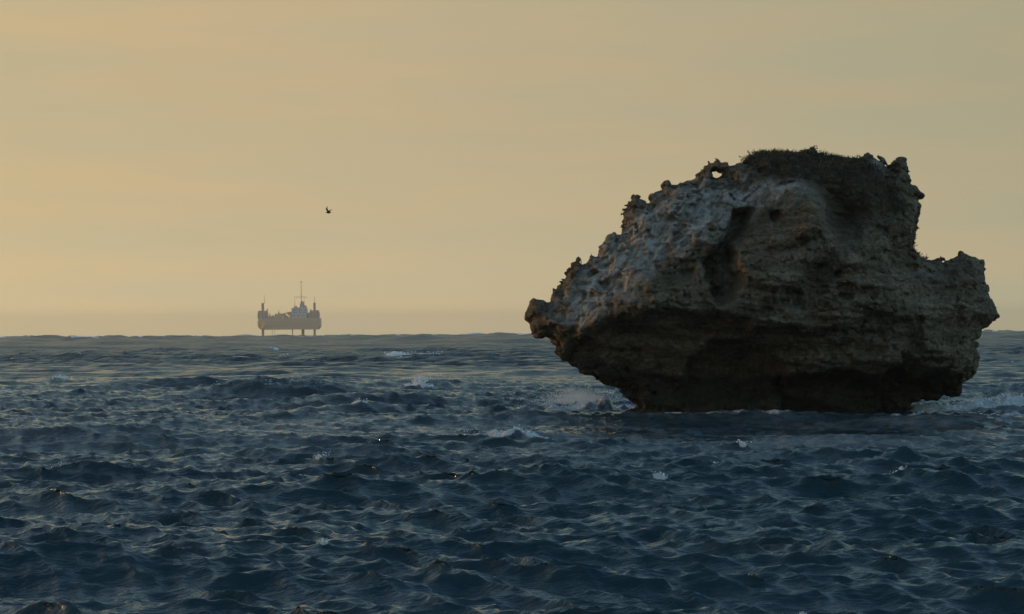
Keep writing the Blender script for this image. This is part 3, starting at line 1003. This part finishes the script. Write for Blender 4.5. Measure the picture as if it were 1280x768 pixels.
s_.tube((x0_, -10.6, z0_), (x1_, -10.6, z0_), 0.10, n=4)
s_.build('railing', m_steel, hull)['kind'] = 'stuff'
s_ = MB()                                    # added wedge, angled to catch the sun and coloured as sunlit hull
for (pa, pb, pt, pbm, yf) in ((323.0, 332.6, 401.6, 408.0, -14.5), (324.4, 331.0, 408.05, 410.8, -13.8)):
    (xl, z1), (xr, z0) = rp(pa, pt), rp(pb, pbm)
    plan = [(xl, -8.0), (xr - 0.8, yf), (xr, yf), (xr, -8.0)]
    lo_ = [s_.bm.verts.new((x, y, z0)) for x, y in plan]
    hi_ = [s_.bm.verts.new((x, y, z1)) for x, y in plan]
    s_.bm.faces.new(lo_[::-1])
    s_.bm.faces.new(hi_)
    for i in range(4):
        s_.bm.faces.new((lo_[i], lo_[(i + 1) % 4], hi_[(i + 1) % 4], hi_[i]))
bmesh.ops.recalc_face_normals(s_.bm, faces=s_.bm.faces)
s_.build('sunlit_bow_wedge', m_sunlit_bow, rig)


def leg(px, wpx, ptop, y, capr=0.8):
    (xl, zt_), (xr, _) = rp(px - wpx / 2, ptop), rp(px + wpx / 2, ptop)
    r = (xr - xl) / 2
    xm = (xl + xr) / 2
    l_ = MB().tube((xm, y, -12), (xm, y, zt_), r, n=14).tube((xm, y, zt_), (xm, y, zt_ + capr), r * 1.15, r * 0.6, n=14)
    l_ = l_.build('leg', m_leg, rig)
    rk = MB()
    z = 2.0
    while z < zt_ - 1:
        rk.box(xm - r * 1.12, xm - r * 0.9, z, z + 0.5, y - 0.4, y + 0.4)
        rk.box(xm + r * 0.9, xm + r * 1.12, z, z + 0.5, y - 0.4, y + 0.4)
        z += 1.0
    rk.build('rack', m_steel, l_)['kind'] = 'stuff'
    return xm, zt_


ll = leg(329.2, 2.9, 380.0, -6)
lr = leg(393.7, 2.7, 379.5, -6)
lc = leg(377.6, 3.4, 379.0, 9)
for (a, b2, top, y0, y1) in ((323.2, 335.6, 388.8, -10.5, 0), (387.4, 399.8, 388.2, -10.5, 0)):
    j_ = MB().pbox(a, b2, top + 2.2, 398.5, y0, y1, 0.2).pbox(a + 0.8, b2 - 0.8, top, top + 2.2, y0 + 1, y1 - 1).build('jack_house', m_steel, rig)
    k_ = MB()
    for t_ in (0.2, 0.5, 0.8):
        xx = a + (b2 - a) * t_
        k_.pbox(xx - 0.35, xx + 0.35, top + 2.6, 398.2, y0 - 0.4, y0 - 0.02)
    k_.build('brace', m_leg, j_)
MB().pbox(333.5, 335.2, 386.5, 389, -3, -1).build('winch_housing', m_house, rig)
MB().pbox(388.2, 389.2, 386.6, 389, -3, -1).build('winch_housing', m_house, rig)
# deckhouse in storeys with window strips
dh = MB().pbox(366, 384.4, 392.5, 398.5, -9, 6).pbox(365.2, 384.2, 385.6, 392.5, -8, 5, 0.1).pbox(366.8, 382.5, 384.6, 385.6, -7, 4).build('deckhouse', m_house, rig)
for r_ in (387.2, 390.2, 394.2):
    for i in range(9):
        if (i * 7 + int(r_)) % 3 == 0:
            continue
        x = 366.6 + i * 1.95
        yy = -8.06 if r_ < 392 else -9.06
        MB().pbox(x, x + 0.95, r_, r_ + 1.0, yy, yy + 0.12).build('window', m_glass, dh)
# domed tower over the centre leg, with the mast
tw = MB()
tw.pbox(374.8, 380.4, 380.5, 384.6, -2, 4)
tw.pbox(375.6, 379.6, 378.4, 380.5, -1.4, 3.4)
(xm, zm) = rp(377.6, 378.4)
tw.tube((xm, 1, zm), (xm, 1, zm + 0.9), 1.7, 1.3, n=12).tube((xm, 1, zm + 0.9), (xm, 1, zm + 1.6), 1.3, 0.4, n=12)
tw.build('tower', m_steel, rig)
ms = MB()
(x0, z0), (_, z1) = rp(376.6, 380.0), rp(376.6, 352.0)
ms.tube((x0, 0, z0), (x0, 0, z1), 0.36, 0.22, n=6)
mast = ms.build('mast', m_leg, rig)
ca_ = MB()
(a0, az0), (a1, az1) = rp(367.5, 371.6), rp(383.6, 371.6)
ca_.tube((a0, 0, az0), (a1, 0, az1), 0.26, n=5)
ca_.build('crossarm', m_leg, mast)
ca_ = MB()
(t0_, tz) = rp(374.7, 352.4); (t1_, _) = rp(377.8, 352.4)
ca_.tube((t0_, 0, tz), (t1_, 0, tz), 0.3, n=5)
ca_.build('antenna', m_leg, mast)
for x, t_, b_2 in ((368.5, 374, 385.8), (380.3, 372, 384.8), (330.9, 369.0, 380), (393.3, 371.0, 379.8), (348.4, 388.0, 393)):
    (xx, z1), (_, z0) = rp(x, t_), rp(x, b_2)
    MB().tube((xx, -1, z0), (xx, -1, z1), 0.24 if x != 348.4 else 0.6, 0.12, n=5).build('aerial', m_leg, rig)
MB().pbox(336, 342, 395.4, 398.5, -9, 2).pbox(340.5, 342.5, 394.5, 398.5, -3, 2).build('container', m_steel, rig)
MB().pbox(343.2, 360.5, 395.2, 398.5, -6, 6).pbox(345.5, 351, 392.8, 395.2, -5, 3, 0.3).build('machinery_house', m_hull, rig)
MB().pbox(351.5, 357.5, 392.2, 395.2, -5, 1, 0.2).build('generator_housing', m_steel, rig)
for (a, b2, t2, b3, y0, y1) in ((337.2, 338.6, 392.6, 395.4, -6, -4), (344.0, 345.2, 392.0, 395.2, -4, -2), (357.6, 359.0, 393.6, 398.5, -8, -6), (385.0, 386.8, 391.5, 398.5, -6, -2),
                                (368.2, 371.4, 382.8, 384.6, -5, -1), (381.0, 383.4, 382.2, 385.6, -4, 0), (348.0, 350.2, 391.2, 392.8, -3, 0), (363.8, 366.0, 393.4, 398.5, -9, -6)):
    MB().pbox(a, b2, t2, b3, y0, y1, 0.1).build('deck_equipment', m_steel, rig)
# crane: pedestal, cab, lattice boom
cr = MB().pbox(362.2, 364.2, 392, 398.5, -3, 0).build('crane_pedestal', m_orange, rig)
MB().pbox(359.6, 364.6, 390.2, 394.0, -4, 1, 0.2).build('crane_cab', m_orange, cr)
bb = MB()
(x0, z0), (x1, z1) = rp(361, 391.5), rp(349.5, 394.0)
for dz in (0.0, 0.8):
    bb.tube((x0, -2, z0 + dz), (x1, -2, z1 + dz * 0.5), 0.2, n=4)
for i in range(8):
    u0, u1 = i / 8, (i + 1) / 8
    bb.tube((x0 + (x1 - x0) * u0, -2, z0 + (z1 - z0) * u0), (x0 + (x1 - x0) * u1, -2, z0 + (z1 - z0) * u1 + 0.7), 0.1, n=4)
bb.build('crane_boom', m_orange, cr)
MB().pbox(353.4, 355.4, 396.0, 398.6, -9.5, -7, 0.2).build('lit_deck_spot', m_lit_spot, rig)  # pale box in place of a lit spot on deck
MB().pbox(327.0, 328.4, 395.6, 400.8, -11.4, -10.55, 0.1).build('lit_hull_strip', m_lit_spot, rig)  # pale strip in place of a lit stretch at the left end
for x, r in ((366.0, 0.5), (340.6, 0.22), (343.5, 0.18)):
    (xx, z) = rp(x, 411.5)
    MB().tube((xx, -3, -10), (xx, -3, z), r, n=6).build('pipe', m_leg, rig)

# ================================================================= BIRD
BD = 150.0
bc = W(411.0, 266.2, BD)
u = BD / F_PX
m_bird = mat('dark_plumage', (0.035, 0.03, 0.025), 0.8)
bm = bmesh.new()
# spine from bill to tail, facing left; rings of a tapered body
sp = [(-4.4, 0.0, 0.08), (-3.7, 0.15, 0.28), (-3.1, 0.2, 0.55), (-2.4, 0.15, 0.62), (-1.2, 0.0, 0.95), (0.2, 0.0, 1.0), (1.6, 0.1, 0.7), (2.8, 0.25, 0.4), (4.6, 0.45, 0.12)]
rings = []
for x, z, r in sp:
    flat = 0.45 if x > 2.5 else 1.0
    rings.append([bm.verts.new((x * u, math.cos(t * math.pi / 5) * r * u * (1.6 if x > 4 else 0.9), (z + math.sin(t * math.pi / 5) * r * flat) * u)) for t in range(10)])
for a_, b_ in zip(rings, rings[1:]):
    for t in range(10):
        bm.faces.new((a_[t], a_[(t + 1) % 10], b_[(t + 1) % 10], b_[t]))
bm.faces.new(rings[0]); bm.faces.new(rings[-1][::-1])


def wing(pts, sy):
    """pts: leading edge x, out (y), z, chord, in bird units; a thick cambered section swept along them"""
    prev = None
    for x, y, z, ch, th in pts:
        sec = [(0, 0), (0.35, 1), (1, 0.1), (0.4, -0.5)]
        ring = [bm.verts.new(((x + s * ch) * u, sy * y * u, (z + q * th) * u)) for s, q in sec]
        if prev:
            for i in range(4):
                f = (prev[i], prev[(i + 1) % 4], ring[(i + 1) % 4], ring[i])
                bm.faces.new(f if sy > 0 else f[::-1])
        else:
            bm.faces.new(ring)
        prev = ring
    bm.faces.new(prev[::-1])


wing([(-2.0, 0.3, 0.3, 3.2, 0.35), (-2.6, 1.6, 2.4, 2.8, 0.3), (-3.6, 2.6, 4.2, 2.4, 0.28), (-3.0, 3.4, 6.0, 1.5, 0.2), (-1.2, 4.4, 7.8, 0.35, 0.08)], -1)
wing([(-1.6, 0.3, 0.4, 3.0, 0.35), (-0.4, 2.4, 2.6, 2.4, 0.3), (1.0, 4.8, 3.6, 1.8, 0.25), (2.6, 7.2, 4.3, 1.1, 0.18), (4.4, 9.6, 4.8, 0.3, 0.06)], 1)
bmesh.ops.recalc_face_normals(bm, faces=bm.faces)
me = bpy.data.meshes.new('flying_bird')
bm.to_mesh(me)
bm.free()
me.materials.append(m_bird)
bird = bpy.data.objects.new('flying_bird', me)
bird.location = bc
C.objects.link(bird)
tag(bird, 'small dark seabird flying with raised wings in the open sky above the barge', 'bird')

# ================================================================= SPRAY
m_drop = mat('spray_drops', (0.85, 0.84, 0.82), 0.6)
tet = np.array([(1, 1, 1), (-1, -1, 1), (-1, 1, -1), (1, -1, -1)], np.float32) * 0.6


def drops(name, label, specs):
    V, Fc = [], []
    for (px, py, n, sx, sy_, sz, size) in specs:
        c = min(SPOTS, key=lambda t: abs(t[0] - px) + abs(t[1] - py))[2] if n < 200 else G(px, py)
        zb_ = PZ[np.argmin((PX - c.x) ** 2 + (PY - c.y) ** 2)]
        q = np.stack([c.x + RN.randn(n) * sx, c.y + RN.randn(n) * sy_, np.abs(RN.randn(n)) * sz + 0.1 * sz + max(0, zb_)], -1)
        q[:, 0] += q[:, 2] * 0.5
        sz_ = size * (0.4 + 1.2 * RN.rand(n) ** 2)
        V.append((q[:, None, :] + tet[None] * sz_[:, None, None]).reshape(-1, 3))
    V = np.concatenate(V)
    b0 = np.arange(len(V) // 4, dtype=np.int32)[:, None] * 4
    Fc = np.concatenate([b0 + np.array([t], np.int32) for t in ((0, 2, 1), (0, 3, 2), (0, 1, 3), (1, 2, 3))])
    return tag(mesh_np(name, V, Fc, m_drop, smooth=False), label, kind='stuff')


drops('spray_drops', 'fine spray drops thrown up from the breaking crests', [
    (712, 509, 1300, 0.75, 0.4, 0.20, 0.012), (690, 509, 500, 0.25, 0.3, 0.17, 0.014), (738, 509, 500, 0.3, 0.3, 0.2, 0.013),
    (755, 508, 250, 0.25, 0.2, 0.3, 0.012), (302, 488, 200, 0.9, 0.3, 0.06, 0.018), (1230, 514, 500, 2.8, 0.3, 0.10, 0.014),
    (1167, 608, 160, 0.08, 0.08, 0.08, 0.008), (380, 586, 60, 0.05, 0.06, 0.06, 0.008), (72, 592, 90, 0.18, 0.08, 0.05, 0.008),
    (520, 490, 130, 0.5, 0.3, 0.05, 0.016), (640, 541, 240, 0.8, 0.25, 0.05, 0.010)])
ww = np.nonzero((foam > 0.72) & (RS < 420) & (PX < 24) & (PX > -24))[0]
ww = np.repeat(ww, np.clip((foam[ww] - 0.5) * 9, 1, 6).astype(int))
ww = ww[RN.rand(len(ww)) < min(1.0, 60000 / max(len(ww), 1))]
wr = RS[ww]
wj = RN.randn(len(ww), 3) * np.stack([wr * 0.0009, wr * 0.0022, wr * 0.00030], -1)
wc = np.stack([PX[ww], PY[ww], PZ[ww]], -1) + wj + np.array([0, 0, 0.004])
wsz = wr * 0.00026 * (0.35 + 1.3 * RN.rand(len(ww)) ** 2)
wv = (wc[:, None, :] + tet[None] * wsz[:, None, None] * (0.6 + 0.8 * RN.rand(len(ww), 4, 3))).reshape(-1, 3)
wb = np.arange(len(ww), dtype=np.int32)[:, None] * 4
wf = np.concatenate([wb + np.array([t], np.int32) for t in ((0, 2, 1), (0, 3, 2), (0, 1, 3), (1, 2, 3))])
print('WW', len(ww))
tag(mesh_np('whitewater', wv, wf, m_drop, smooth=False), 'broken white foam tumbling on the crests of the waves', kind='stuff')
ms_ = bpy.data.materials.new('spray_mist')
ms_.use_nodes = True
nt = ms_.node_tree
nt.nodes.remove(nt.nodes['Principled BSDF'])
pv = nt.nodes.new('ShaderNodeVolumePrincipled')
pv.inputs['Color'].default_value = (0.98, 0.97, 0.95, 1)
pv.inputs['Anisotropy'].default_value = 0.5
tco = nt.nodes.new('ShaderNodeTexCoord')
ln = nt.nodes.new('ShaderNodeVectorMath')
ln.operation = 'LENGTH'
nt.links.new(tco.outputs['Object'], ln.inputs[0])
fall = nt.nodes.new('ShaderNodeMapRange')
fall.inputs['From Min'].default_value = 0.15
fall.inputs['From Max'].default_value = 1.0
fall.inputs['To Min'].default_value = 1.0
fall.inputs['To Max'].default_value = 0.0
nt.links.new(ln.outputs['Value'], fall.inputs['Value'])
nz_ = noise(nt, 2.6, 3, 0.6, tco.outputs['Object'])
den_ = mathn(nt, 'MULTIPLY', mathn(nt, 'MULTIPLY', fall.outputs[0], fall.outputs[0]), mathn(nt, 'MULTIPLY', mathn(nt, 'SUBTRACT', nz_, 0.28, clamp=True), 11.0))
nt.links.new(den_, pv.inputs['Density'])
nt.links.new(pv.outputs[0], nt.nodes['Material Output'].inputs['Volume'])
bm = bmesh.new()
bmesh.ops.create_icosphere(bm, subdivisions=3, radius=1)
me = bpy.data.meshes.new('spray_mist')
bm.to_mesh(me)
bm.free()
me.materials.append(ms_)
mist = bpy.data.objects.new('spray_mist', me)
mc = G(722, 508)
mist.location = (mc.x, mc.y, 0.25)
mist.scale = (1.35, 0.6, 0.48)
C.objects.link(mist)
tag(mist, 'thin mist of spray drifting off the wave left of the rock', kind='stuff')

# ================================================================= HAZE
m_haze = bpy.data.materials.new('sea_haze')
m_haze.use_nodes = True
nt = m_haze.node_tree
nt.nodes.remove(nt.nodes['Principled BSDF'])
pv = nt.nodes.new('ShaderNodeVolumePrincipled')
pv.inputs['Color'].default_value = (1.0, 0.97, 0.90, 1)
pv.inputs['Density'].default_value = 0.00017
pv.inputs['Anisotropy'].default_value = 0.75
nt.links.new(pv.outputs[0], nt.nodes['Material Output'].inputs['Volume'])
haze = MB().box(-7300, 7300, -11.0, 56, -7300, 7300).build('haze', m_haze)
tag(haze, 'thin warm evening haze lying over the sea', kind='stuff')
